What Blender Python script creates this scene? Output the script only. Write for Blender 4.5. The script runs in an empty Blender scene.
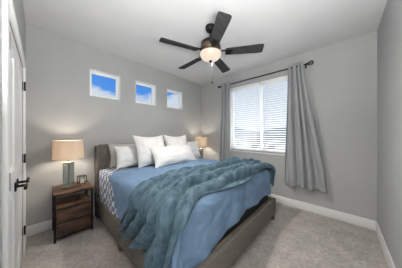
import bpy, bmesh, math, random
from mathutils import Vector, Matrix, noise
random.seed(7)
PI = math.pi
S = bpy.context.scene
COL = S.collection

# ------------------------------------------------------------ camera, sky, lights, exposure
cam_d = bpy.data.cameras.new('camera')
cam_d.sensor_width = 36.0
cam_d.lens = 150.0 / 402.0 * 36.0
cam_d.clip_start = 0.02
cam_d.clip_end = 1500
cam = bpy.data.objects.new('camera', cam_d)
COL.objects.link(cam)
cam.location = (0.138, -2.95, 1.324)
cam.rotation_euler = (PI / 2, 0, -math.atan2(0.7286, 0.685))
S.camera = cam
S.view_settings.view_transform = 'Standard'
S.view_settings.look = 'None'
S.view_settings.gamma = 1.0
S.view_settings.use_curve_mapping = False
S.view_settings.exposure = 0.13

W = bpy.data.worlds.new('sky')
S.world = W
W.use_nodes = True
nt = W.node_tree
nt.nodes.clear()
_o = nt.nodes.new('ShaderNodeOutputWorld')
_bg = nt.nodes.new('ShaderNodeBackground')
_tc = nt.nodes.new('ShaderNodeTexCoord')
_sep = nt.nodes.new('ShaderNodeSeparateXYZ')
_mp = nt.nodes.new('ShaderNodeMapping')
_mp.inputs['Scale'].default_value = (1, 1, 2.2)
_mp.inputs['Location'].default_value = (1.3, 0.6, 0.42)
_nz = nt.nodes.new('ShaderNodeTexNoise')
_nz.inputs['Scale'].default_value = 4.2
_nz.inputs['Detail'].default_value = 6
_nz.inputs['Roughness'].default_value = 0.58
_el = nt.nodes.new('ShaderNodeMapRange')          # more cloud towards the horizon
_el.inputs[1].default_value = 0.17
_el.inputs[2].default_value = 0.30
_el.inputs[3].default_value = 0.40
_el.inputs[4].default_value = -0.2
_ex = nt.nodes.new('ShaderNodeMapRange')          # and thin high cloud on the window side
_ex.inputs[1].default_value = 0.72
_ex.inputs[2].default_value = 1.0
_ex.inputs[3].default_value = 0.0
_ex.inputs[4].default_value = 0.36
_ad = nt.nodes.new('ShaderNodeMath'); _ad.operation = 'ADD'
_ad2 = nt.nodes.new('ShaderNodeMath'); _ad2.operation = 'ADD'
_rp = nt.nodes.new('ShaderNodeValToRGB')
_rp.color_ramp.elements[0].position = 0.50
_rp.color_ramp.elements[0].color = (0, 0, 0, 1)
_rp.color_ramp.elements[1].position = 0.63
_rp.color_ramp.elements[1].color = (1, 1, 1, 1)
_mx = nt.nodes.new('ShaderNodeMix'); _mx.data_type = 'RGBA'
_mx.inputs[6].default_value = (0.075, 0.27, 0.76, 1)
_mx.inputs[7].default_value = (0.60, 0.66, 0.76, 1)
L = nt.links.new
L(_tc.outputs['Generated'], _sep.inputs[0])
L(_tc.outputs['Generated'], _mp.inputs[0])
L(_mp.outputs[0], _nz.inputs['Vector'])
L(_sep.outputs['Z'], _el.inputs[0])
L(_sep.outputs['X'], _ex.inputs[0])
L(_nz.outputs['Fac'], _ad.inputs[0]); L(_el.outputs[0], _ad.inputs[1])
L(_ad.outputs[0], _ad2.inputs[0]); L(_ex.outputs[0], _ad2.inputs[1])
L(_ad2.outputs[0], _rp.inputs[0])
L(_rp.outputs[0], _mx.inputs[0])
L(_mx.outputs[2], _bg.inputs['Color'])
_bg.inputs['Strength'].default_value = 1.0
L(_bg.outputs[0], _o.inputs[0])


def light(name, kind, loc, energy, color=(1, 1, 1), rot=(0, 0, 0), size=None, size_y=None, radius=None):
    d = bpy.data.lights.new(name, kind)
    d.energy = energy
    d.color = color
    if kind == 'AREA':
        d.shape = 'RECTANGLE'
        d.size = size
        d.size_y = size_y or size
    if radius is not None:
        d.shadow_soft_size = radius
    o = bpy.data.objects.new(name, d)
    COL.objects.link(o)
    o.location = loc
    o.rotation_euler = rot
    return o


light('sun', 'SUN', (-20, 30, 40), 0.9, (1.0, 0.96, 0.9), (math.radians(38), math.radians(-12), 0))
# daylight bounced from the ground outside up through the blinds
light('window_daylight', 'AREA', (4.15, -1.65, 0.25), 95, (0.95, 0.98, 1.0),
      (0, math.radians(180 - 28), 0), 1.3, 1.9)
# open sky above the house, slanting down through the blinds
_d = Vector((2.0, -3.3, 1.0)) - Vector((6.0, 1.3, 4.6))
light('sky_daylight', 'AREA', (6.0, 1.3, 4.6), 420, (0.97, 0.99, 1.0), _d.to_track_quat('-Z', 'Y').to_euler(), 2.0, 2.0)
# added fill lamp beside the camera, turned up to bounce off the ceiling
light('bounce_fill', 'AREA', (0.40, -2.98, 1.50), 74, (1.0, 0.995, 0.985), (math.radians(180 - 4), 0, 0), 0.3, 0.3)
# weak fill lamp added in the hall, shining through the doorway behind the camera
light('hall_fill', 'AREA', (-0.30, -2.78, 1.0), 12, (1.0, 0.99, 0.975),
      (0, math.radians(-110), 0), 1.8, 0.74)

# ------------------------------------------------------------ materials
MATS = {}


def mat(name, color, rough=0.6, metal=0.0, **k):
    m = bpy.data.materials.new(name)
    m.use_nodes = True
    b = m.node_tree.nodes['Principled BSDF']
    b.inputs['Base Color'].default_value = (*color, 1)
    b.inputs['Roughness'].default_value = rough
    b.inputs['Metallic'].default_value = metal
    for key, v in k.items():
        b.inputs[key].default_value = v
    MATS[name] = m
    return m


def nodes_of(m):
    return m.node_tree.nodes, m.node_tree.links.new, m.node_tree.nodes['Principled BSDF']


def noisy(name, c0, c1, scale=5, detail=4, rough=0.8, bump=0.0, bscale=None, coord='Object', stretch=(1, 1, 1),
          lo=0.35, hi=0.65, dist=0.002, **k):
    m = mat(name, c0, rough, **k)
    n, l, b = nodes_of(m)
    tc = n.new('ShaderNodeTexCoord')
    mp = n.new('ShaderNodeMapping')
    mp.inputs['Scale'].default_value = stretch
    l(tc.outputs[coord], mp.inputs[0])
    nz = n.new('ShaderNodeTexNoise')
    nz.inputs['Scale'].default_value = scale
    nz.inputs['Detail'].default_value = detail
    l(mp.outputs[0], nz.inputs['Vector'])
    r = n.new('ShaderNodeValToRGB')
    r.color_ramp.elements[0].position = lo
    r.color_ramp.elements[0].color = (*c0, 1)
    r.color_ramp.elements[1].position = hi
    r.color_ramp.elements[1].color = (*c1, 1)
    l(nz.outputs['Fac'], r.inputs[0])
    l(r.outputs[0], b.inputs['Base Color'])
    if bump:
        nb = n.new('ShaderNodeTexNoise')
        nb.inputs['Scale'].default_value = bscale or scale * 6
        nb.inputs['Detail'].default_value = 4
        l(mp.outputs[0], nb.inputs['Vector'])
        bp = n.new('ShaderNodeBump')
        bp.inputs['Strength'].default_value = bump
        bp.inputs['Distance'].default_value = dist
        l(nb.outputs['Fac'], bp.inputs['Height'])
        l(bp.outputs[0], b.inputs['Normal'])
    return m


M_wall = noisy('grey_wall_paint', (0.415, 0.418, 0.411), (0.43, 0.433, 0.426), 3, 2, 0.85, 0.12, 220)
M_ceil = noisy('white_ceiling_paint', (0.63, 0.63, 0.63), (0.65, 0.65, 0.65), 3, 2, 0.9, 0.2, 160)
M_trim = mat('white_trim_paint', (0.80, 0.80, 0.79), 0.45)
M_door = mat('white_door_paint', (0.78, 0.78, 0.78), 0.4)
M_vinyl = mat('white_window_vinyl', (0.9, 0.9, 0.87), 0.4)
M_slat = mat('white_blind_slat', (0.9, 0.9, 0.89), 0.9, **{'Specular IOR Level': 0.1})
M_black = mat('black_metal', (0.012, 0.012, 0.013), 0.42, 0.6)
M_bronze = mat('dark_bronze', (0.022, 0.019, 0.017), 0.38, 0.7)
M_brass = mat('aged_brass', (0.13, 0.095, 0.065), 0.5, 0.8)
M_nickel = mat('brushed_metal', (0.32, 0.27, 0.22), 0.35, 0.9)
M_curtain = noisy('grey_curtain_fabric', (0.30, 0.305, 0.315), (0.335, 0.34, 0.35), 60, 3, 0.75, 0.25, 700, **{'Sheen Weight': 0.3})
M_white = noisy('white_cotton', (0.67, 0.665, 0.66), (0.71, 0.705, 0.70), 25, 3, 0.85, 0.5, 30, dist=0.010)
M_beige = noisy('taupe_cotton', (0.40, 0.38, 0.36), (0.44, 0.42, 0.40), 25, 3, 0.85, 0.2, 90)
M_bedgrey = noisy('taupe_upholstery', (0.120, 0.104, 0.088), (0.16, 0.142, 0.122), 30, 5, 0.85, 0.5, 260, stretch=(1, 1, 1))
M_bedwing = noisy('taupe_upholstery_dark', (0.10, 0.085, 0.073), (0.135, 0.117, 0.102), 30, 5, 0.85, 0.5, 260)
M_spring = mat('black_spring_cover', (0.012, 0.012, 0.014), 0.9)
M_comf = noisy('blue_comforter_cotton', (0.142, 0.232, 0.358), (0.166, 0.263, 0.398), 7, 5, 0.8, 0.5, 20, dist=0.012)
M_rust = noisy('rustic_brown_wood', (0.026, 0.014, 0.009), (0.21, 0.105, 0.058), 7, 8, 0.6, 0.3, 60, stretch=(0.6, 4, 4), lo=0.3, hi=0.7)
M_rustd = noisy('rustic_dark_wood', (0.010, 0.007, 0.005), (0.12, 0.058, 0.034), 6, 8, 0.6, 0.3, 60, stretch=(0.8, 4, 4), lo=0.32, hi=0.72)
M_blade = noisy('charcoal_blade_wood', (0.030, 0.030, 0.031), (0.05, 0.05, 0.052), 8, 6, 0.8, 0.0, stretch=(1, 6, 1), **{'Specular IOR Level': 0.15})
M_carpet = noisy('greige_carpet', (0.50, 0.452, 0.415), (0.70, 0.645, 0.602), 30, 8, 0.95, 1.0, 190, lo=0.33, hi=0.68, dist=0.02)
_n, _l, _b = nodes_of(M_carpet)                   # broad footprints over the fine pile
_mix = _n.new('ShaderNodeMix'); _mix.data_type = 'RGBA'; _mix.blend_type = 'MULTIPLY'
_big = _n.new('ShaderNodeTexNoise'); _big.inputs['Scale'].default_value = 6; _big.inputs['Detail'].default_value = 3
_rr = _n.new('ShaderNodeValToRGB')
_rr.color_ramp.elements[0].position = 0.38; _rr.color_ramp.elements[0].color = (0.90, 0.90, 0.90, 1)
_rr.color_ramp.elements[1].position = 0.62; _rr.color_ramp.elements[1].color = (1.08, 1.08, 1.08, 1)
_l(_n['Texture Coordinate'].outputs['Object'], _big.inputs['Vector'])
_l(_big.outputs['Fac'], _rr.inputs[0])
_prev = _b.inputs['Base Color'].links[0].from_socket
_mix.inputs[0].default_value = 1.0
_l(_prev, _mix.inputs[6]); _l(_rr.outputs[0], _mix.inputs[7]); _l(_mix.outputs[2], _b.inputs['Base Color'])

M_throw = noisy('teal_plush', (0.032, 0.078, 0.108), (0.104, 0.174, 0.220), 15, 7, 0.75, 0.9, 90, coord='UV', stretch=(0.9, 1.8, 1), lo=0.36, hi=0.66, dist=0.008,
                **{'Sheen Weight': 0.12, 'Sheen Roughness': 0.4, 'Sheen Tint': (0.65, 0.85, 0.95, 1)})


def lattice_mat():
    m = mat('lattice_print_cotton', (0.2, 0.25, 0.35), 0.85)
    n, l, b = nodes_of(m)
    tc = n.new('ShaderNodeTexCoord')
    sp = n.new('ShaderNodeSeparateXYZ')
    l(tc.outputs['UV'], sp.inputs[0])

    def mth(op, a, bb=None):
        x = n.new('ShaderNodeMath'); x.operation = op
        for i, v in enumerate((a, bb)):
            if v is None: continue
            if isinstance(v, (int, float)): x.inputs[i].default_value = v
            else: l(v, x.inputs[i])
        return x.outputs[0]
    k = 2 * PI / 0.125
    X = mth('MULTIPLY', sp.outputs[0], k)
    Y = mth('MULTIPLY', sp.outputs[1], k)
    cx, cy = mth('COSINE', X), mth('COSINE', Y)
    f = mth('ADD', cx, cy)
    c2 = mth('MULTIPLY', mth('SUBTRACT', mth('COSINE', mth('MULTIPLY', X, 2)), mth('COSINE', mth('MULTIPLY', Y, 2))), 0.20)
    f = mth('ABSOLUTE', mth('ADD', f, c2))
    on = mth('LESS_THAN', f, 0.40)
    mx = n.new('ShaderNodeMix'); mx.data_type = 'RGBA'
    mx.inputs[6].default_value = (0.16, 0.205, 0.31, 1)
    mx.inputs[7].default_value = (0.70, 0.73, 0.78, 1)
    l(on, mx.inputs[0])
    l(mx.outputs[2], b.inputs['Base Color'])
    return m


M_lattice = lattice_mat()


def pane_mat():
    m = bpy.data.materials.new('window_glass')
    m.use_nodes = True
    n, l = m.node_tree.nodes, m.node_tree.links.new
    n.clear()
    o = n.new('ShaderNodeOutputMaterial')
    t = n.new('ShaderNodeBsdfTransparent'); t.inputs[0].default_value = (0.97, 0.985, 0.98, 1)
    g = n.new('ShaderNodeBsdfGlossy'); g.inputs['Roughness'].default_value = 0.02
    mx = n.new('ShaderNodeMixShader'); mx.inputs[0].default_value = 0.012
    l(t.outputs[0], mx.inputs[1]); l(g.outputs[0], mx.inputs[2]); l(mx.outputs[0], o.inputs[0])
    return m


M_pane = pane_mat()


def lampglass_mat():
    m = bpy.data.materials.new('smoky_lamp_glass')
    m.use_nodes = True
    n, l = m.node_tree.nodes, m.node_tree.links.new
    n.clear()
    o = n.new('ShaderNodeOutputMaterial')
    t = n.new('ShaderNodeBsdfTransparent'); t.inputs[0].default_value = (0.66, 0.70, 0.68, 1)
    d = n.new('ShaderNodeBsdfPrincipled')
    d.inputs['Base Color'].default_value = (0.26, 0.29, 0.28, 1); d.inputs['Roughness'].default_value = 0.12
    mx = n.new('ShaderNodeMixShader'); mx.inputs[0].default_value = 0.34
    l(t.outputs[0], mx.inputs[1]); l(d.outputs[0], mx.inputs[2]); l(mx.outputs[0], o.inputs[0])
    return m


M_lampglass = lampglass_mat()


def shade_mat():
    m = bpy.data.materials.new('linen_lamp_shade')
    m.use_nodes = True
    n, l = m.node_tree.nodes, m.node_tree.links.new
    n.clear()
    o = n.new('ShaderNodeOutputMaterial')
    d = n.new('ShaderNodeBsdfDiffuse'); d.inputs[0].default_value = (0.72, 0.66, 0.58, 1)
    t = n.new('ShaderNodeBsdfTranslucent'); t.inputs[0].default_value = (0.46, 0.39, 0.32, 1)
    mx = n.new('ShaderNodeMixShader'); mx.inputs[0].default_value = 0.45
    l(d.outputs[0], mx.inputs[1]); l(t.outputs[0], mx.inputs[2]); l(mx.outputs[0], o.inputs[0])
    return m


M_shade = shade_mat()


def glow_mat(name, color, strength):
    m = mat(name, (0.9, 0.88, 0.82), 0.4)
    b = m.node_tree.nodes['Principled BSDF']
    b.inputs['Emission Color'].default_value = (*color, 1)
    b.inputs['Emission Strength'].default_value = strength
    return m


M_bowl = glow_mat('lit_frosted_glass', (1.0, 0.84, 0.66), 0.70)
M_bowl.node_tree.nodes['Principled BSDF'].inputs['Base Color'].default_value = (0.12, 0.11, 0.10, 1)
M_bulb = glow_mat('lit_bulb', (1.0, 0.8, 0.55), 4.0)
M_wax = mat('cream_wax', (0.75, 0.72, 0.66), 0.5)


# ------------------------------------------------------------ mesh helpers
class MB:
    def __init__(self):
        self.bm = bmesh.new()

    def box(self, lo, hi, bevel=0.0, seg=2, M=None):
        vs = [self.bm.verts.new((x, y, z)) for x in (lo[0], hi[0]) for y in (lo[1], hi[1]) for z in (lo[2], hi[2])]
        q = [(0, 1, 3, 2), (4, 6, 7, 5), (0, 4, 5, 1), (2, 3, 7, 6), (0, 2, 6, 4), (1, 5, 7, 3)]
        fs = [self.bm.faces.new([vs[i] for i in f]) for f in q]
        geom = vs
        if bevel:
            es = list({e for f in fs for e in f.edges})
            r = bmesh.ops.bevel(self.bm, geom=es, offset=bevel, segments=seg, affect='EDGES', profile=0.5)
            geom = list({v for f in r['faces'] for v in f.verts} | {v for v in vs if v.is_valid})
        if M is not None:
            bmesh.ops.transform(self.bm, matrix=M, verts=[v for v in geom if v.is_valid])
        return self

    def lathe(self, prof, c=(0, 0, 0), seg=32, M=None):
        rings = []
        for r, z in prof:
            if r < 1e-5:
                rings.append([self.bm.verts.new((c[0], c[1], c[2] + z))])
            else:
                rings.append([self.bm.verts.new((c[0] + r * math.cos(2 * PI * i / seg), c[1] + r * math.sin(2 * PI * i / seg), c[2] + z)) for i in range(seg)])
        for a, b in zip(rings, rings[1:]):
            for i in range(seg):
                j = (i + 1) % seg
                if len(a) == 1 and len(b) == 1: continue
                if len(a) == 1: self.bm.faces.new((a[0], b[j], b[i]))
                elif len(b) == 1: self.bm.faces.new((a[i], a[j], b[0]))
                else: self.bm.faces.new((a[i], a[j], b[j], b[i]))
        if M is not None:
            bmesh.ops.transform(self.bm, matrix=M, verts=[v for r in rings for v in r])
        return self

    def tube(self, pts, r, seg=10, cap=True):
        pts = [Vector(p) for p in pts]
        rings = []
        prev = None
        for i, p in enumerate(pts):
            t = (pts[min(i + 1, len(pts) - 1)] - pts[max(i - 1, 0)]).normalized()
            if prev is None:
                a = Vector((0, 0, 1)) if abs(t.z) < 0.9 else Vector((1, 0, 0))
                n = t.cross(a).normalized()
            else:
                n = (prev - t * prev.dot(t)).normalized()
            prev = n
            b = t.cross(n)
            rr = r[i] if isinstance(r, (list, tuple)) else r
            rings.append([self.bm.verts.new(p + rr * (math.cos(2 * PI * k / seg) * n + math.sin(2 * PI * k / seg) * b)) for k in range(seg)])
        for a, b in zip(rings, rings[1:]):
            for k in range(seg):
                self.bm.faces.new((a[k], a[(k + 1) % seg], b[(k + 1) % seg], b[k]))
        if cap:
            self.bm.faces.new(rings[0][::-1]); self.bm.faces.new(rings[-1])
        return self

    def sphere(self, c, r, sc=(1, 1, 1), seg=16):
        ret = bmesh.ops.create_uvsphere(self.bm, u_segments=seg, v_segments=seg // 2, radius=r)
        bmesh.ops.scale(self.bm, vec=sc, verts=ret['verts'])
        bmesh.ops.translate(self.bm, vec=c, verts=ret['verts'])
        return self

    def grid(self, f, nu, nv, uv=None, closed_u=False):
        """f(i/nu, j/nv) -> point"""
        g = [[self.bm.verts.new(f(i / nu, j / nv)) for j in range(nv + 1)] for i in range(nu + (0 if closed_u else 1))]
        lay = self.bm.loops.layers.uv.verify() if uv else None
        n = len(g)
        for i in range(n if closed_u else n - 1):
            for j in range(nv):
                k = (i + 1) % n
                fc = self.bm.faces.new((g[i][j], g[k][j], g[k][j + 1], g[i][j + 1]))
                if uv:
                    for lp, (a, b) in zip(fc.loops, ((i, j), (i + 1, j), (i + 1, j + 1), (i, j + 1))):
                        lp[lay].uv = uv(a / nu, b / nv)
        return self

    def build(self, name, m, parent=None, smooth=True, loc=None, angle=35):
        bmesh.ops.recalc_face_normals(self.bm, faces=self.bm.faces)
        me = bpy.data.meshes.new(name)
        self.bm.to_mesh(me)
        self.bm.free()
        me.materials.append(m)
        if smooth:
            me.polygons.foreach_set('use_smooth', [True] * len(me.polygons))
            me.set_sharp_from_angle(angle=math.radians(angle))
        o = bpy.data.objects.new(name, me)
        COL.objects.link(o)
        if parent: o.parent = parent
        if loc: o.location = loc
        return o


def tag(o, label=None, cat=None, group=None, kind=None):
    if label: o['label'] = label
    if cat: o['category'] = cat
    if group: o['group'] = group
    if kind: o['kind'] = kind
    return o


def empty(name, loc, label, cat, group=None, rz=0):
    o = bpy.data.objects.new(name, None)
    o.empty_display_size = 0.1
    COL.objects.link(o)
    o.location = loc
    o.rotation_euler = (0, 0, rz)
    return tag(o, label, cat, group)


def copy_tree(o, parent=None):
    c = o.copy()
    COL.objects.link(c)
    if parent: c.parent = parent
    for ch in [x for x in o.children]:
        copy_tree(ch, c)
    return c


def struct(o, label, cat):
    return tag(o, label, cat, kind='structure')


def wall_mesh(a0, a1, z0, z1, holes, place):
    """A slab in (a, depth 0..T, z) with rectangular holes; place(a, d, z) -> world."""
    T = 0.15
    As = sorted({a0, a1, *[h[0] for h in holes], *[h[1] for h in holes]})
    Zs = sorted({z0, z1, *[h[2] for h in holes], *[h[3] for h in holes]})
    mb = MB()
    cache = {}

    def v(i, j, d):
        k = (i, j, d)
        if k not in cache: cache[k] = mb.bm.verts.new(place(As[i], T * d, Zs[j]))
        return cache[k]

    def solid(i, j):
        if i < 0 or j < 0 or i >= len(As) - 1 or j >= len(Zs) - 1: return False
        ca, cz = (As[i] + As[i + 1]) / 2, (Zs[j] + Zs[j + 1]) / 2
        return not any(h[0] < ca < h[1] and h[2] < cz < h[3] for h in holes)
    for i in range(len(As) - 1):
        for j in range(len(Zs) - 1):
            if not solid(i, j): continue
            for d in (0, 1):
                mb.bm.faces.new((v(i, j, d), v(i + 1, j, d), v(i + 1, j + 1, d), v(i, j + 1, d)))
            for (di, dj, p, q) in ((-1, 0, (i, j), (i, j + 1)), (1, 0, (i + 1, j), (i + 1, j + 1)), (0, -1, (i, j), (i + 1, j)), (0, 1, (i, j + 1), (i + 1, j + 1))):
                if not solid(i + di, j + dj):
                    mb.bm.faces.new((v(*p, 0), v(*q, 0), v(*q, 1), v(*p, 1)))
    return mb


# ------------------------------------------------------------ room shell
XW, YR, H = 3.276, -3.30, 2.74
SMALL = [(0.668, 1.124), (1.405, 1.846), (2.128, 2.578)]
SZ0, SZ1 = 1.94, 2.378
BY0, BY1, BZ0, BZ1 = -2.33, -0.965, 0.945, 2.43       # the wide window in the right-hand wall
CY0, CY1, CZ = -1.62, -0.44, 2.045                    # closet opening

struct(wall_mesh(-0.15, XW + 0.15, 0, H, [(a, b, SZ0, SZ1) for a, b in SMALL], lambda a, d, z: (a, d, z)).build('wall_back', M_wall, smooth=False),
       'grey wall behind the bed with three small square windows', 'wall')
struct(wall_mesh(YR - 0.15, 0, 0, H, [(BY0, BY1, BZ0, BZ1)], lambda a, d, z: (XW + d, a, z)).build('wall_right', M_wall, smooth=False),
       'grey wall with the wide curtained window', 'wall')
struct(wall_mesh(YR - 0.15, 0, 0, H, [(CY0, CY1, 0, CZ), (-3.2, -2.38, 0, CZ)], lambda a, d, z: (-d, a, z)).build('wall_left', M_wall, smooth=False),
       'narrow strip of grey wall above the white closet doors', 'wall')
struct(wall_mesh(-0.15, XW + 0.15, 0, H, [], lambda a, d, z: (a, YR - d, z)).build('wall_front', M_wall, smooth=False),
       'bare grey wall at the right edge of the photo', 'wall')
struct(MB().box((-1.45, YR - 0.15, -0.12), (XW + 0.15, 0.15, 0)).build('floor', M_carpet, smooth=False), 'greige textured carpet covering the bedroom floor', 'floor')
struct(MB().box((-1.45, YR - 0.15, H), (XW + 0.15, 0.15, H + 0.12)).build('ceiling', M_ceil, smooth=False), 'plain white bedroom ceiling', 'ceiling')
# the little hall behind the doorway the camera stands in
struct(MB().box((-1.45, YR - 0.15, 0), (-1.35, -0.2, H)).box((-1.35, -2.3, 0), (-0.15, -2.2, H)).box((-1.35, YR - 0.15, 0), (-0.15, YR - 0.05, H)).build('wall_hall', M_wall, smooth=False),
       'grey hall wall beyond the doorway behind the viewer', 'wall')

BB = 0.138


def baseboard(name, lo, hi, label):
    struct(MB().box(lo, hi, 0.006, 2).build(name, M_trim), label, 'baseboard')


baseboard('baseboard_back', (0.0, -0.016, 0), (XW, -0.0005, BB), 'white baseboard along the wall behind the bed')
baseboard('baseboard_right', (XW - 0.016, YR, 0), (XW - 0.0005, -0.016, BB), 'white baseboard under the wide window')
baseboard('baseboard_front', (0.0, YR + 0.0005, 0), (XW - 0.016, YR + 0.016, BB), 'white baseboard along the bare wall at right edge')
baseboard('baseboard_left', (0.0005, CY1 + 0.09, 0), (0.016, -0.016, BB), 'short white baseboard between closet casing and corner')

# closet casing, doors
CW = 0.085
struct(MB().box((0.0005, CY1, 0), (0.018, CY1 + CW, CZ + CW), 0.004)
       .box((0.0005, CY0 - CW, 0), (0.018, CY0, CZ + CW), 0.004)
       .box((0.0005, CY0, CZ), (0.018, CY1, CZ + CW), 0.004)
       .build('trim_1', M_trim), 'white casing around the closet doors at left edge', 'door casing')


def door_leaf(name, y0, y1, hinge_y, lever_y, lever_dir, label, hm):
    t, z0, z1 = 0.035, 0.012, CZ - 0.004
    mb = MB()
    xs = -0.004
    st = 0.105
    Ys = [y0, y0 + st, y1 - st, y1]
    Zs = [z0, 0.22, 0.93, 1.06, 1.90, z1]
    mb.box((xs - t, y0, z0), (xs - 0.012, y1, z1))
    # stiles and rails stand proud of the two sunk panels
    mb.box((xs - 0.012, Ys[0], z0), (xs, Ys[1], z1), 0.002)
    mb.box((xs - 0.012, Ys[2], z0), (xs, Ys[3], z1), 0.002)
    for za, zb in ((Zs[0], Zs[1]), (Zs[2], Zs[3]), (Zs[4], Zs[5])):
        mb.box((xs - 0.012, Ys[1], za), (xs, Ys[2], zb), 0.002)
    d = mb.build(name, M_door)
    struct(d, label, 'door')
    for za, zb in ((Zs[1], Zs[2]), (Zs[3], Zs[4])):
        p = MB()
        a, b, c = 0.0, 0.03, 0.045
        def ring(k, x): return [(x, Ys[1] + k, za + k), (x, Ys[2] - k, za + k), (x, Ys[2] - k, zb - k), (x, Ys[1] + k, zb - k)]
        rs = [[p.bm.verts.new(q) for q in ring(k, x)] for k, x in ((0.0, xs - 0.001), (0.014, xs - 0.0115), (0.03, xs - 0.0115), (0.055, xs - 0.003))]
        for A, B in zip(rs, rs[1:]):
            for i in range(4): p.bm.faces.new((A[i], A[(i + 1) % 4], B[(i + 1) % 4], B[i]))
        p.bm.faces.new(rs[-1])
        p.build('door_panel', M_door, d, smooth=False)
    for hz in (1.84, 1.06, 0.28):
        MB().box((-0.003, hinge_y - 0.016, hz - 0.045), (0.002, hinge_y + 0.016, hz + 0.045)) \
            .lathe([(0, -0.048), (0.0075, -0.048), (0.0075, 0.048), (0, 0.048)], (0.014, hinge_y, hz), 10).build('hinge', hm, d)
    hz = 0.915
    h = MB().box((-0.004, lever_y - 0.03, hz - 0.033), (0.006, lever_y + 0.03, hz + 0.033), 0.003) \
        .tube([(0.004, lever_y, hz), (0.05, lever_y, hz)], 0.011, 12) \
        .box((0.046, min(lever_y - 0.012 * lever_dir, lever_y + 0.115 * lever_dir), hz - 0.011), (0.064, max(lever_y - 0.012 * lever_dir, lever_y + 0.115 * lever_dir), hz + 0.011), 0.004) \
        .build('lever_handle', M_black, d)
    h['label'] = 'black lever handle'
    return d


YM = (CY0 + CY1) / 2
door_leaf('door_1', YM + 0.002, CY1 - 0.004, CY1 - 0.002, YM + 0.07, 1, 'white two-panel closet door nearest the corner with black hinges', M_black)
door_leaf('door_2', CY0 + 0.004, YM - 0.002, CY0 + 0.002, YM - 0.07, -1, 'white closet door leaf at the very left edge', M_nickel)


# windows
def small_window(name, a, b, label):
    y0, y1 = 0.082, 0.125
    fw = 0.042
    fr = MB().box((a, y0, SZ0), (a + fw, y1, SZ1), 0.004).box((b - fw, y0, SZ0), (b, y1, SZ1), 0.004) \
        .box((a + fw, y0, SZ0), (b - fw, y1, SZ0 + fw), 0.004).box((a + fw, y0, SZ1 - fw), (b - fw, y1, SZ1), 0.004).build(name, M_vinyl)
    struct(fr, label, 'window')
    MB().box((a + fw, 0.10, SZ0 + fw), (b - fw, 0.106, SZ1 - fw)).build('window_pane', M_pane, fr, smooth=False)
    MB().box((a + 0.002, 0.001, SZ0 - 0.0005), (b - 0.002, y0, SZ0 + 0.006)).box((b - 0.006, 0.001, SZ0 + 0.006), (b - 0.0005, y0, SZ1 - 0.006)) \
        .box((a + 0.0005, 0.001, SZ0 + 0.006), (a + 0.006, y0, SZ1 - 0.006)).box((a + 0.002, 0.001, SZ1 - 0.006), (b - 0.002, y0, SZ1 - 0.0005)) \
        .build('window_return', M_vinyl, fr, smooth=False)


small_window('window_1', *SMALL[0], 'small square window nearest the closet, white clouds low in it')
small_window('window_2', *SMALL[1], 'middle one of the three small square windows')
small_window('window_3', *SMALL[2], 'small square window nearest the room corner')

x0, x1 = XW + 0.085, XW + 0.14
ym = (BY0 + BY1) / 2 - 0.04
fw = 0.05
wf = MB().box((x0, BY0, BZ0), (x1, BY0 + fw, BZ1), 0.004).box((x0, BY1 - fw, BZ0), (x1, BY1, BZ1), 0.004) \
    .box((x0, BY0 + fw, BZ0), (x1, BY1 - fw, BZ0 + fw), 0.004).box((x0, BY0 + fw, BZ1 - fw), (x1, BY1 - fw, BZ1), 0.004) \
    .box((x0, ym - 0.025, BZ0 + fw), (x1, ym + 0.025, BZ1 - fw), 0.004).build('window_4', M_vinyl)
struct(wf, 'wide two-sash window behind white blinds and grey curtains', 'window')
for ya, yb in ((BY0 + fw, ym - 0.035), (ym + 0.035, BY1 - fw)):
    MB().box((XW + 0.11, ya, BZ0 + fw), (XW + 0.116, yb, BZ1 - fw)).build('window_pane', M_pane, wf, smooth=False)
MB().box((XW - 0.02, BY0 - 0.02, BZ0 - 0.028), (XW + 0.085, BY1 + 0.02, BZ0), 0.004).build('window_sill', M_trim, wf)
MB().box((XW + 0.001, BY1 - 0.006, BZ0), (x0, BY1 - 0.0005, BZ1)).box((XW + 0.001, BY0 + 0.0005, BZ0), (x0, BY0 + 0.006, BZ1)) \
    .build('window_return', M_vinyl, wf, smooth=False)


def blind(y0, y1, label):
    r = empty('window_blind', (XW + 0.045, (y0 + y1) / 2, BZ1), label, 'window blind', 'white blinds in the wide window')
    hw = (y1 - y0) / 2
    zb = BZ0 + 0.03 - BZ1
    MB().box((-0.03, -hw, -0.095), (-0.018, hw, -0.002), 0.004).build('valance', M_slat, r)
    MB().box((-0.016, -hw + 0.004, -0.06), (0.028, hw - 0.004, -0.004), 0.003).build('headrail', M_slat, r)
    s = MB()
    n, top = 30, -0.115
    for i in range(n):
        z = top + (zb + 0.03 - top) * i / (n - 1)
        s.box((-0.024, -hw + 0.004, z - 0.0016), (0.024, hw - 0.004, z + 0.0016), 0, M=Matrix.Translation((0, 0, z)) @ Matrix.Rotation(math.radians(-20), 4, 'Y') @ Matrix.Translation((0, 0, -z)))
    s.build('slats', M_slat, r, smooth=False)
    MB().box((-0.022, -hw + 0.004, zb - 0.012), (0.022, hw - 0.004, zb + 0.012), 0.004).build('bottom_rail', M_slat, r)
    for yy in (-hw * 0.72, hw * 0.72):
        MB().box((-0.0265, yy - 0.004, zb), (-0.0255, yy + 0.004, -0.06)).build('ladder_tape', M_slat, r, smooth=False)
    return r


blind(ym + 0.008, BY1 - 0.012, 'white slatted blind in the window half nearest the bed')
blind(BY0 + 0.012, ym - 0.008, 'white slatted blind in the window half beside the long right curtain')

# ------------------------------------------------------------ bed
BX0, BX1, BF = 0.725, 2.64, -2.20
bed = empty('bed', ((BX0 + BX1) / 2, -1.1, 0), 'king bed with taupe upholstered headboard and low taupe side rails', 'bed')
bl = Vector(bed.location)


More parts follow.
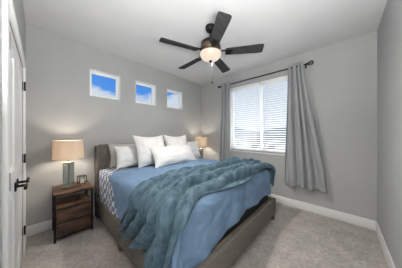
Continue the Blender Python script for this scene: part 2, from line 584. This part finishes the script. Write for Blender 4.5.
def bb(lo, hi, bevel, name, m, parent=bed, seg=3):
    return MB().box(tuple(Vector(lo) - bl), tuple(Vector(hi) - bl), bevel, seg).build(name, m, parent)


hb = bb((BX0 + 0.045, -0.125, 0.25), (BX1 - 0.045, -0.035, 1.155), 0.02, 'headboard', M_bedgrey)
for sx in (BX0, BX1 - 0.045):
    bb((sx, -0.155, 0.0), (sx + 0.045, -0.03, 1.135), 0.012, 'headboard_wing', M_bedwing, hb)
for sx in (BX0, BX1 - 0.05):
    bb((sx, BF + 0.05, 0.095), (sx + 0.05, -0.155, 0.33), 0.012, 'side_rail', M_bedgrey)
bb((BX0, BF, 0.095), (BX1, BF + 0.05, 0.33), 0.012, 'foot_rail', M_bedgrey)
for sx in (BX0 + 0.012, BX1 - 0.062):
    for yy in (-1.14, BF + 0.015):
        lm = MB()
        a = Vector((sx, yy, 0)) - bl
        lm.box((a.x, a.y, 0), (a.x + 0.05, a.y + 0.05, 0.1), 0.004)
        lm.build('leg', M_bedwing, bed)
bb((BX0 + 0.05, BF + 0.05, 0.20), (BX1 - 0.05, -0.13, 0.23), 0.0, 'slat_base', M_rust)
M_slatw = noisy('pale_slat_wood', (0.16, 0.12, 0.08), (0.24, 0.18, 0.125), 8, 5, 0.7, stretch=(0.6, 4, 4))
bb((BX0 + 0.05, BF + 0.051, 0.27), (BX1 - 0.05, BF + 0.088, 0.305), 0.002, 'mattress_ledge', M_slatw)
bb((BX0 + 0.065, BF + 0.095, 0.23), (BX1 - 0.065, -0.13, 0.48), 0.02, 'box_spring', M_spring)
bb((BX0 + 0.07, BF + 0.10, 0.48), (BX1 - 0.07, -0.13, 0.755), 0.06, 'mattress', M_white)

# ------------------------------------------------------------ cloth over the bed
CX0, CX1, CF, R, ZT = 0.735, 2.675, -2.125, 0.085, 0.785
XI0, XI1, YI = CX0 + R, CX1 - R, CF + R
ARC = R * PI / 2


def nz(x, y, z=0.0):
    return noise.noise(Vector((x, y, z)))


def drape(u, v, off=0.0):
    """(u, v): arc-length coordinates over the top of the bed; past its edges the cloth turns down."""
    cu = min(max(u, XI0), XI1)
    cv = max(v, YI)
    du, dv = u - cu, v - cv
    d = math.hypot(du, dv)
    if d < 1e-9:
        return Vector((u, v, ZT + off))
    nx, ny = du / d, dv / d
    if d < ARC:
        a = d / R
        return Vector((cu + nx * (R + off) * math.sin(a), cv + ny * (R + off) * math.sin(a), ZT - R + (R + off) * math.cos(a)))
    return Vector((cu + nx * (R + off), cv + ny * (R + off), ZT - R - (d - ARC)))


def smooth01(x):
    x = min(max(x, 0.0), 1.0)
    return x * x * (3 - 2 * x)


def comforter():
    LL, LF = 0.45, 0.42

    def uvmap(s, t):
        u = (XI0 - LL) + s * (XI1 - XI0 + 2 * LL)
        over = max(XI0 - u, u - XI1, 0) / LL
        lf = LF + 0.15 * smooth01((1.8 - u) / 1.1)
        vf = YI - lf * (1 - min(over, 1.0) ** 3) ** (1 / 3.0)
        head = -0.46 - 0.55 * smooth01((1.02 - u) / 0.62) - 0.55 * smooth01((u - (XI1 + XI0 - 1.02)) / 0.62)
        return u, head + t * (vf - head)

    def f(s, t):
        u, v = uvmap(s, t)
        cu = min(max(u, XI0), XI1); cv = max(v, YI)
        d = math.hypot(u - cu, v - cv)
        hang = smooth01((d - 0.06) / 0.4)
        per = v if abs(u - cu) > abs(v - cv) else u * 1.0
        off = 0.012 * nz(u * 3.1, v * 3.1, 1.0) + 0.008 * nz(u * 9, v * 9, 4.0) - 0.010 * max(1 - abs(nz(u * 5, v * 7, 8.0)) * 5, 0)
        off += hang * (0.022 * math.sin(per * 13.0 + 2.0 * nz(u * 2, v * 2)) * 0.6 + 0.012 * nz(per * 8, d * 2, 2) + 0.012)
        if t < 0.035: off -= 0.012 * (1 - t / 0.035)
        p = drape(u, v, off)
        if d <= 0: p.z += 0.012 * smooth01((0.9 - abs(u - 1.69)) / 0.9)
        p.z += 0.0
        return p
    return MB().grid(f, 150, 150, uvmap)


o = comforter().build('comforter', M_comf, angle=180)
sol = o.modifiers.new('thickness', 'SOLIDIFY'); sol.thickness = 0.022; sol.offset = -1
tag(o, 'plain blue comforter spread over the bed and hanging at its foot', 'comforter')


def under_sheet():
    LL = 0.54

    def uvmap(s, t):
        u = (XI0 - LL) + s * (XI1 - XI0 + 2 * LL)
        return u, -0.17 - t * 1.35

    def f(s, t):
        u, v = uvmap(s, t)
        d = max(XI0 - u, u - XI1, 0)
        hang = smooth01((d - 0.05) / 0.4)
        return drape(u, v, -0.020 + 0.004 * nz(u * 5, v * 5) + hang * (0.010 * math.sin(v * 15 + 1) + 0.004))
    return MB().grid(f, 120, 60, uvmap)


o = under_sheet().build('patterned_coverlet', M_lattice, angle=180)
sol = o.modifiers.new('thickness', 'SOLIDIFY'); sol.thickness = 0.006; sol.offset = -1
tag(o, 'blue coverlet with white lattice print showing at the pillow end', 'coverlet')


def poly(pts, s):
    """Catmull-Rom through pts at equal parameter steps"""
    n = len(pts) - 1
    x = s * n
    i = min(int(x), n - 1)
    f = x - i
    P = [pts[max(i - 1, 0)], pts[i], pts[i + 1], pts[min(i + 2, n)]]
    r = []
    for k in range(2):
        a, b, c, d = (q[k] for q in P)
        r.append(0.5 * (2 * b + (c - a) * f + (2 * a - 5 * b + 4 * c - d) * f * f + (3 * b - a - 3 * c + d) * f ** 3))
    return r


UP = [(0.32, -1.27), (0.50, -1.40), (0.68, -1.54), (0.90, -1.47), (1.15, -1.38), (1.45, -1.40), (1.75, -1.43), (2.05, -1.40), (2.35, -1.38), (2.62, -1.42), (2.90, -1.52)]
LO = [(0.20, -2.25), (0.42, -2.27), (0.64, -2.25), (0.86, -2.15), (1.08, -2.07), (1.36, -2.10), (1.66, -2.12), (1.96, -2.11), (2.24, -2.09), (2.56, -2.12), (2.88, -2.27)]


def throw():
    def uvmap(s, t):
        a, b = poly(UP, s), poly(LO, s)
        w = 0.05 * nz(s * 6, t * 3, 3.3)
        tt = min(max(t + 0.25 * w * math.sin(PI * t), 0), 1)
        e = 0.025 * nz(t * 9, 2.2 if s < 0.5 else 5.5) * (1 if (s < 0.06 or s > 0.94) else 0)
        lift = 0.13 * math.sin(PI * t) * smooth01((0.3 - s) / 0.3)
        return a[0] + (b[0] - a[0]) * tt + e + lift, a[1] + (b[1] - a[1]) * tt

    def f(s, t):
        u, v = uvmap(s, t)
        # long rounded folds running the length of the throw, some merging, with tight creases between
        top = smooth01((s - 0.22) / 0.25)
        warp = 0.75 * nz(s * 2.4, t * 1.5, 7.0) + (0.10 + 0.16 * top) * nz(s * 7.5, t * 3.2, 9.0)
        ph = 5.2 * t + warp
        k = math.floor(ph)
        q = ph - k
        ridge = (0.5 - 0.5 * math.cos(2 * PI * q ** (1 + 0.75 * top))) ** 0.5
        amp = 0.082 + 0.05 * nz(s * 3.5, k * 1.7, 2.0) + 0.018 * top
        edge = smooth01(min(t, 1 - t) / 0.05)
        off = 0.004 + amp * ridge * (0.7 + 0.3 * edge)
        cr = 1 - abs(nz(s * 11 + 0.6 * t, t * 5.5, 6.1)) * 2.6
        off -= (0.010 + 0.016 * top) * max(cr, 0) ** 3 * ridge
        off += 0.010 * nz(s * 15, t * 8, 1.5) + 0.0035 * nz(s * 46, t * 30, 3.5)
        if s < 0.03: off += 0.01 * (1 - s / 0.03)
        return drape(u, v, max(off, 0.008) + 0.014)
    return MB().grid(f, 260, 190, lambda s, t: (s * 2.6, t * 1.1))


o = throw().build('throw_blanket', M_throw, angle=180)
sol = o.modifiers.new('thickness', 'SOLIDIFY'); sol.thickness = 0.018; sol.offset = -1
tag(o, 'rumpled teal plush throw blanket across the foot half of the bed', 'blanket')


# ------------------------------------------------------------ pillows
def pillow(name, w, h, th, loc, lean, rz, m, label, seed, sag=0.0, group=None):
    N = 26

    def surf(a, b, side):
        pin = 1 - 0.07 * (1 - b * b)
        pin2 = 1 - 0.07 * (1 - a * a)
        x = w / 2 * a * (1 - 0.08 * (1 - abs(b) ** 2) * abs(a))
        y = h / 2 * b * (1 - 0.08 * (1 - abs(a) ** 2) * abs(b))
        t = (max(1 - abs(a) ** 2.6, 0) ** 0.62) * (max(1 - abs(b) ** 2.6, 0) ** 0.62)
        wr = 0.022 * nz(a * 2.4 + seed, b * 2.4, side) + 0.012 * nz(a * 5 + seed, b * 5, side)
        y -= sag * (1 - a * a) * (b > 0) * b
        return Vector((x, side * (th / 2 * t + wr * min(t * 2, 1)), y + h / 2))
    mb = MB()
    g = {}
    q = [math.sin(PI / 2 * (2 * i / N - 1)) for i in range(N + 1)]
    for side in (-1, 1):
        for i in range(N + 1):
            for j in range(N + 1):
                rim = i in (0, N) or j in (0, N)
                k = (i, j, 0 if rim else side)
                if k not in g: g[k] = mb.bm.verts.new(surf(q[i], q[j], side if not rim else 1))
        K = lambda i, j: g[(i, j, 0 if (i in (0, N) or j in (0, N)) else side)]
        for i in range(N):
            for j in range(N):
                mb.bm.faces.new((K(i, j), K(i + 1, j), K(i + 1, j + 1), K(i, j + 1)))
    o = mb.build(name, m, angle=180)
    o.location = loc
    o.rotation_euler = (-lean, 0, rz)
    return tag(o, label, 'pillow', group)


rad = math.radians
ZP = 0.79
pillow('pillow', 0.62, 0.40, 0.15, (1.19, -0.26, ZP - 0.01), rad(14), 0, M_beige, 'taupe pillow against the headboard at its closet end, mostly hidden', 1)
pillow('pillow', 0.62, 0.40, 0.15, (2.26, -0.26, ZP - 0.01), rad(14), 0, M_beige, 'taupe pillow against the headboard behind the white pillows, window end', 2)
pillow('pillow', 0.60, 0.37, 0.17, (1.215, -0.44, ZP - 0.01), rad(18), rad(2), M_white, 'white pillow leaning at the end of the row nearest the closet', 3)
pillow('pillow', 0.66, 0.40, 0.20, (2.44, -0.44, ZP - 0.015), rad(20), rad(-6), M_white, 'white pillow at the window end, behind the long front pillow', 4)
pillow('throw_pillow', 0.60, 0.55, 0.20, (1.47, -0.62, ZP + 0.0), rad(20), rad(5), M_white, 'tall square white cushion left of its twin, at middle of bed', 5, 0.02)
pillow('throw_pillow', 0.55, 0.55, 0.18, (2.06, -0.56, ZP + 0.0), rad(18), rad(-4), M_white, 'tall square white cushion standing behind the long front pillow', 6, 0.03)
pillow('lumbar_pillow', 0.96, 0.40, 0.23, (1.83, -0.82, ZP + 0.0), rad(36), rad(2), M_white, 'long white pillow lying in front of all others', 7, 0.02)

# ------------------------------------------------------------ nightstands
def nightstand(loc, label):
    r = empty('nightstand', loc, label, 'nightstand', 'rustic nightstands beside the bed')
    hx, d0, d1 = 0.185, -0.205, 0.19         # local: front is -y
    MB().box((-hx - 0.015, d0 - 0.015, 0.575), (hx + 0.015, d1 + 0.01, 0.6), 0.003).build('top', M_rust, r)
    for sx in (-1, 1):
        for y in (d0, d1 - 0.02):
            MB().box((sx * hx - 0.011, y, 0), (sx * hx + 0.011, y + 0.022, 0.575), 0.002).build('post', M_black, r)
    fr = MB()
    for z in (0.04, 0.22, 0.388, 0.56):
        fr.box((-hx, d0 + 0.002, z), (hx, d0 + 0.014, z + 0.012)).box((-hx, d1 - 0.014, z), (hx, d1 - 0.002, z + 0.012))
        for sx in (-1, 1):
            fr.box((sx * hx - 0.006, d0, z), (sx * hx + 0.006, d1, z + 0.012))
    fr.build('frame', M_black, r, smooth=False)
    MB().box((-hx + 0.007, d0 + 0.004, 0.401), (hx - 0.007, d1 - 0.004, 0.413), 0.002).build('shelf', M_rust, r)
    for z0, z1 in ((0.236, 0.384), (0.056, 0.216)):
        d = MB().box((-hx + 0.013, d0 - 0.004, z0), (hx - 0.013, d0 + 0.012, z1), 0.003).build('drawer_front', M_rustd, r)
        MB().box((-hx + 0.02, d0 + 0.0125, z0 + 0.01), (hx - 0.02, d1 - 0.02, z1 - 0.01)).build('drawer_box', M_black, d, smooth=False)
    return r


ns = nightstand((0.435, -0.225, 0), 'rustic brown nightstand with black frame at the closet side of bed')
ns2 = copy_tree(ns)
ns2.location = (3.02, -0.225, 0)
ns2['label'] = 'nightstand in the far corner, hidden behind the bed'


# ------------------------------------------------------------ table lamps
def lamp(loc, label):
    r = empty('table_lamp', loc, label, 'table lamp', 'glass bedside lamps with drum shades')
    MB().lathe([(0, 0), (0.066, 0), (0.068, 0.006), (0.066, 0.022), (0.058, 0.03), (0, 0.03)], seg=40).build('base', M_nickel, r)
    g = MB()

    def wallf(s, t):
        a = 2 * PI * s
        rr = 0.056 + 0.0025 * math.cos(14 * a)
        return Vector((rr * math.cos(a), rr * math.sin(a), 0.03 + 0.30 * t))
    g.grid(wallf, 112, 12, closed_u=True)
    g.build('glass_body', M_lampglass, r)
    MB().lathe([(0, 0.03), (0.006, 0.03), (0.006, 0.33), (0, 0.33)], seg=10).build('inner_rod', M_nickel, r)
    MB().lathe([(0, 0.33), (0.060, 0.33), (0.060, 0.345), (0.022, 0.352), (0.014, 0.36), (0.014, 0.42), (0, 0.42)], seg=32).build('cap', M_nickel, r)
    sh = MB()
    z0, z1, r0, r1 = 0.395, 0.635, 0.165, 0.155
    sh.lathe([(r0, z0), (r1, z1), (r1 - 0.003, z1), (r0 - 0.003, z0), (r0, z0)], seg=48)
    s = sh.build('lamp_shade', M_shade, r, angle=60)
    sp = MB()
    for k in range(3):
        a = 2 * PI * k / 3
        sp.tube([(0, 0, 0.62), (0.154 * math.cos(a), 0.154 * math.sin(a), 0.62)], 0.002, 6)
    sp.build('shade_fitter', M_nickel, s)
    MB().sphere((0, 0, 0.485), 0.018, (1, 1, 1.3)).build('bulb', M_bulb, r)
    h = MB()
    for sx in (-1, 1):
        h.tube([(0, 0, 0.62), (sx * 0.03, 0, 0.60), (sx * 0.048, 0, 0.53), (sx * 0.045, 0, 0.46), (sx * 0.015, 0, 0.41)], 0.002, 6)
    h.build('harp', M_nickel, r)
    MB().lathe([(0, 0.62), (0.005, 0.62), (0.005, 0.635), (0.014, 0.642), (0.014, 0.655), (0.006, 0.664), (0, 0.666)], seg=14).build('finial', M_nickel, r)
    li = light('lamp_light', 'POINT', (0, 0, 0.485), 10.5, (1.0, 0.88, 0.74), radius=0.035)
    li.parent = r
    return r


lp = lamp((0.39, -0.255, 0.6), 'lit glass table lamp with drum shade on the nightstand nearest the closet')
MB().tube([(0.06, 0.0, 0.004), (0.10, -0.05, 0.004), (0.12, -0.12, 0.006), (0.105, -0.19, 0.006), (0.10, -0.212, -0.004), (0.09, -0.214, -0.05), (0.06, -0.212, -0.10), (0.05, -0.19, -0.15), (0.06, -0.12, -0.19), (0.09, 0.02, -0.185)], 0.0032, 8).build('cord', M_black, lp)
lp2 = copy_tree([lp][0])
for ch in list(lp2.children):
    if ch.name.startswith('cord'):
        bpy.data.objects.remove(ch, do_unlink=True)
lp2.location = (3.01, -0.25, 0.6)
lp2['label'] = 'lit table lamp in the far corner beside the left curtain'

# candle holder on the near nightstand
ch_ = empty('candle_holder', (0.545, -0.17, 0.6), 'small black framed glass candle holder beside the lamp', 'candle holder', rz=0.2)
q = 0.04
f = MB().box((-q, -q, 0), (q, q, 0.01), 0.001)
for sx in (-1, 1):
    for sy in (-1, 1):
        f.box((sx * q - 0.004, sy * q - 0.004, 0.01), (sx * q + 0.004, sy * q + 0.004, 0.115))
for z in (0.105,):
    f.box((-q, -q - 0.004, z), (q, -q + 0.004, z + 0.01)).box((-q, q - 0.004, z), (q, q + 0.004, z + 0.01))
    f.box((-q - 0.004, -q, z), (-q + 0.004, q, z + 0.01)).box((q - 0.004, -q, z), (q + 0.004, q, z + 0.01))
f.build('frame', M_black, ch_, smooth=False)
for _y in (-q + 0.001, q - 0.003):
    MB().box((-q + 0.004, _y, 0.01), (q - 0.004, _y + 0.002, 0.105)).build('glass_pane', M_pane, ch_, smooth=False)
MB().lathe([(0, 0.01), (0.026, 0.01), (0.026, 0.055), (0.022, 0.058), (0, 0.056)], seg=20).build('candle', M_wax, ch_)

# ------------------------------------------------------------ ceiling fan
FX, FY = 1.672, -1.682
fan = empty('ceiling_fan', (FX, FY, H), 'dark five-blade ceiling fan with lit frosted bowl', 'ceiling fan')
MB().lathe([(0, 0), (0.07, 0), (0.07, -0.018), (0.058, -0.05), (0.03, -0.07), (0, -0.07)], seg=36).build('canopy', M_bronze, fan)
MB().lathe([(0, -0.06), (0.0125, -0.06), (0.0125, -0.19), (0.03, -0.192), (0.03, -0.21), (0, -0.21)], seg=18).build('downrod', M_bronze, fan)
MB().lathe([(0, -0.18), (0.05, -0.184), (0.105, -0.195), (0.125, -0.215), (0.128, -0.255), (0, -0.255)], seg=44).build('motor_housing', M_bronze, fan)
MB().lathe([(0.10, -0.255), (0.128, -0.256), (0.134, -0.265), (0.134, -0.30), (0.118, -0.32), (0.118, -0.335), (0.142, -0.342), (0.144, -0.352), (0, -0.352)], seg=44).build('decorative_band', M_brass, fan)
bw = MB().lathe([(0.0, -0.452), (0.03, -0.450), (0.07, -0.440), (0.105, -0.420), (0.132, -0.388), (0.142, -0.355), (0.142, -0.3525), (0.0, -0.3525)], seg=44).build('light_bowl', M_bowl, fan)
MB().lathe([(0, -0.478), (0.008, -0.474), (0.012, -0.464), (0.022, -0.456), (0.024, -0.448), (0, -0.446)], seg=18).build('bowl_finial', M_bronze, bw)
BZ = -0.345
for k in range(5):
    a = rad(-129 + 72 * k)
    Mr = Matrix.Rotation(a, 4, 'Z')
    b = MB()
    pts = []
    prof = [(0.20, 0.050), (0.23, 0.056), (0.40, 0.062), (0.60, 0.069), (0.64, 0.068), (0.655, 0.060), (0.66, 0.045)]
    P = Mr @ Matrix.Translation((0, 0, BZ)) @ Matrix.Rotation(rad(-13), 4, 'X')
    loop = [(x, w) for x, w in prof] + [(x, -w) for x, w in prof[::-1]]
    tv = [b.bm.verts.new(P @ Vector((x, y, 0.004))) for x, y in loop]
    bv = [b.bm.verts.new(P @ Vector((x, y, -0.004))) for x, y in loop]
    b.bm.faces.new(tv); b.bm.faces.new(bv[::-1])
    for i in range(len(loop)):
        j = (i + 1) % len(loop)
        b.bm.faces.new((tv[i], tv[j], bv[j], bv[i]))
    bo = b.build('blade', M_blade, fan, smooth=False)
    ar = MB()
    ar.box((0.10, -0.016, -0.008), (0.215, 0.016, 0.0), 0.003, M=Mr @ Matrix.Translation((0, 0, BZ + 0.02)))
    ar.box((0.19, -0.035, -0.011), (0.29, 0.035, -0.0045), 0.003, M=P)
    ar.lathe([(0.026, -0.004), (0.034, -0.004), (0.034, 0.004), (0.026, 0.004), (0.026, -0.004)], (0, 0, 0), 20, M=P @ Matrix.Translation((0.235, 0, -0.012)))
    ar.build('blade_arm', M_bronze, bo)
c = MB().tube([(0.012, -0.012, -0.455), (0.016, -0.016, -0.49), (0.016, -0.016, -0.715)], 0.0014, 6).build('pull_chain', M_bronze, fan)
MB().lathe([(0, 0.0), (0.007, -0.004), (0.011, -0.02), (0.009, -0.036), (0, -0.040)], (0.016, -0.016, -0.715), 12).build('chain_fob', M_bronze, c)
fl = light('fan_light', 'AREA', (FX, FY, H - 0.4805), 25, (1.0, 0.95, 0.88), size=0.03)
fl.data.shape = 'DISK'

# ------------------------------------------------------------ curtains and rod
RX, RZ = XW - 0.088, 2.50
rod = empty('curtain_rod', (RX, -1.63, RZ), 'black curtain rod above the wide window', 'curtain rod')
ya, yb = -0.745 + 1.63, -2.515 + 1.63
MB().tube([(0, ya, 0), (0, yb, 0)], 0.0115, 14).build('rod', M_black, rod)
MB().tube([(0, ya - 0.005, 0), (0, ya + 0.02, 0)], 0.017, 14).sphere((0, ya + 0.042, 0), 0.03).build('finial', M_black, rod)
fr = MB().tube([(0, yb + 0.005, 0), (0, yb - 0.022, 0)], 0.018, 14)
ringp = [(0, yb - 0.06 + 0.034 * math.cos(2 * PI * i / 20), 0.034 * math.sin(2 * PI * i / 20)) for i in range(21)]
fr.tube(ringp, 0.0065, 8)
fr.tube([(0.034 * math.sin(2 * PI * i / 20), yb - 0.06 + 0.034 * math.cos(2 * PI * i / 20), 0) for i in range(21)], 0.006, 8)
fr.build('finial', M_black, rod)
for y in (ya - 0.02, yb + 0.02):
    MB().box((0.072, y - 0.012, -0.04), (0.087, y + 0.012, 0.03), 0.002).tube([(0.076, y, -0.015), (0.0, y, -0.015)], 0.006, 8).build('bracket', M_black, rod)


def curtain(name_label, yt0, yt1, yb0, yb1, n, amp_t, amp_b, seed, ztop=2.55, zbot=0.40):
    def f(s, t):
        tt = smooth01(t) * 0.4 + t * 0.6
        y0 = yt0 + (yb0 - yt0) * tt
        y1 = yt1 + (yb1 - yt1) * tt
        amp = amp_t + (amp_b - amp_t) * t
        w = s + 0.035 * math.sin(2 * PI * s * 1.5 + seed + 2.0 * t)
        y = y0 + (y1 - y0) * w
        ph = 2 * PI * n * s + 0.5 * t * math.sin(3 * s + seed)
        sn = math.sin(ph)
        x = RX + amp * (abs(sn) ** 0.8) * (1 if sn > 0 else -1) + 0.012 * t * nz(s * 5, t * 3, seed)
        y += 0.010 * math.sin(2 * ph) * (1 - 0.4 * t)
        z = ztop + (zbot - ztop) * t + 0.012 * nz(s * 6, 0.3, seed) * (t > 0.97) - 0.006 * math.cos(ph) * (t < 0.03)
        if t > 0.96: x += 0.006 * math.sin(40 * s + seed)
        return Vector((min(x, XW - 0.022), y, z))
    o = MB().grid(f, 140, 60).build('curtain', M_curtain, angle=180)
    sm = o.modifiers.new('thickness', 'SOLIDIFY'); sm.thickness = 0.003
    return tag(o, name_label, 'curtain', 'grey window curtains')


cl = curtain('long grey curtain at the corner side of the window, by the far lamp', -0.775, -1.035, -0.70, -0.985, 4, 0.042, 0.045, 1.0)
cr = curtain('long grey curtain at the right side of the window, flaring at its hem', -2.235, -2.475, -2.20, -2.76, 4, 0.045, 0.05, 2.6)

# ------------------------------------------------------------ outside
M_land = noisy('dry_pale_ground', (0.50, 0.46, 0.41), (0.74, 0.72, 0.69), 0.15, 6, 0.95)
M_hill = noisy('hazy_brown_hills', (0.16, 0.16, 0.17), (0.30, 0.28, 0.27), 0.02, 6, 0.95)
M_stucco = noisy('pale_stucco', (0.48, 0.44, 0.39), (0.55, 0.51, 0.46), 1.5, 3, 0.9)
M_roof = noisy('grey_shingles', (0.10, 0.10, 0.105), (0.17, 0.165, 0.16), 3, 5, 0.9)
M_darkglass = mat('dark_house_glass', (0.04, 0.05, 0.06), 0.15)
struct(MB().box((3.8, -300, -3.6), (600, 300, -3.3)).box((-200, 0.4, -3.6), (3.8, 300, -3.3)).build('ground', M_land, smooth=False), 'pale ground outside the wide window', 'ground')


def ridge(s, t):
    y = -320 + 640 * s
    h = 17 + 9 * nz(y * 0.012, 0.5) + 4 * nz(y * 0.05, 1.5)
    prof = [(0, 0), (0.3, 0.35), (0.62, 0.85), (0.8, 1.0), (1.0, 0.2)]
    for (a, ha), (b, hb_) in zip(prof, prof[1:]):
        if a <= t <= b:
            k = ha + (hb_ - ha) * (t - a) / (b - a)
            break
    return Vector((190 + 120 * t, y, -3.4 + h * k + 1.5 * nz(y * 0.06, t * 8) * (t > 0.05)))


struct(MB().grid(ridge, 120, 20).build('hills', M_hill, angle=180), 'low hazy hills on the horizon beyond the blinds', 'hills')


def house(loc, w, d, h, rh, rz, label):
    r = empty('house', loc, label, 'house', 'houses outside the wide window', rz)
    wl = MB().box((-w / 2, -d / 2, 0), (w / 2, d / 2, h))
    wl.build('wall', M_stucco, r, smooth=False)
    ro = MB()
    o_ = 0.5
    vs = [ro.bm.verts.new(p) for p in ((-w / 2 - o_, -d / 2 - o_, h), (w / 2 + o_, -d / 2 - o_, h), (w / 2 + o_, d / 2 + o_, h), (-w / 2 - o_, d / 2 + o_, h), (0, -d / 2 - o_, h + rh), (0, d / 2 + o_, h + rh))]
    for q_ in ((0, 1, 4), (2, 3, 5), (1, 2, 5, 4), (3, 0, 4, 5), (0, 3, 2, 1)):
        ro.bm.faces.new([vs[i] for i in q_])
    ro.build('roof', M_roof, r, smooth=False)
    for k in (-0.28, 0.05, 0.3):
        MB().box((-w / 2 - 0.04, d * k - 0.6, h * 0.5), (-w / 2 + 0.02, d * k + 0.6, h * 0.5 + 1.2)).build('house_window', M_darkglass, r, smooth=False)
    return r


house((34, 6.5, -3.3), 9, 12, 3.0, 1.9, 0.1, 'pale house with grey gable roof seen through the blind near the bed')
house((38, -9, -3.3), 9, 13, 3.1, 2.0, -0.15, 'pale house with grey gable roof seen through the blind beside the right curtain')
house((60, 22, -3.3), 10, 14, 3.2, 2.2, 0.2, 'farther pale house behind the left blind, nearer the corner')
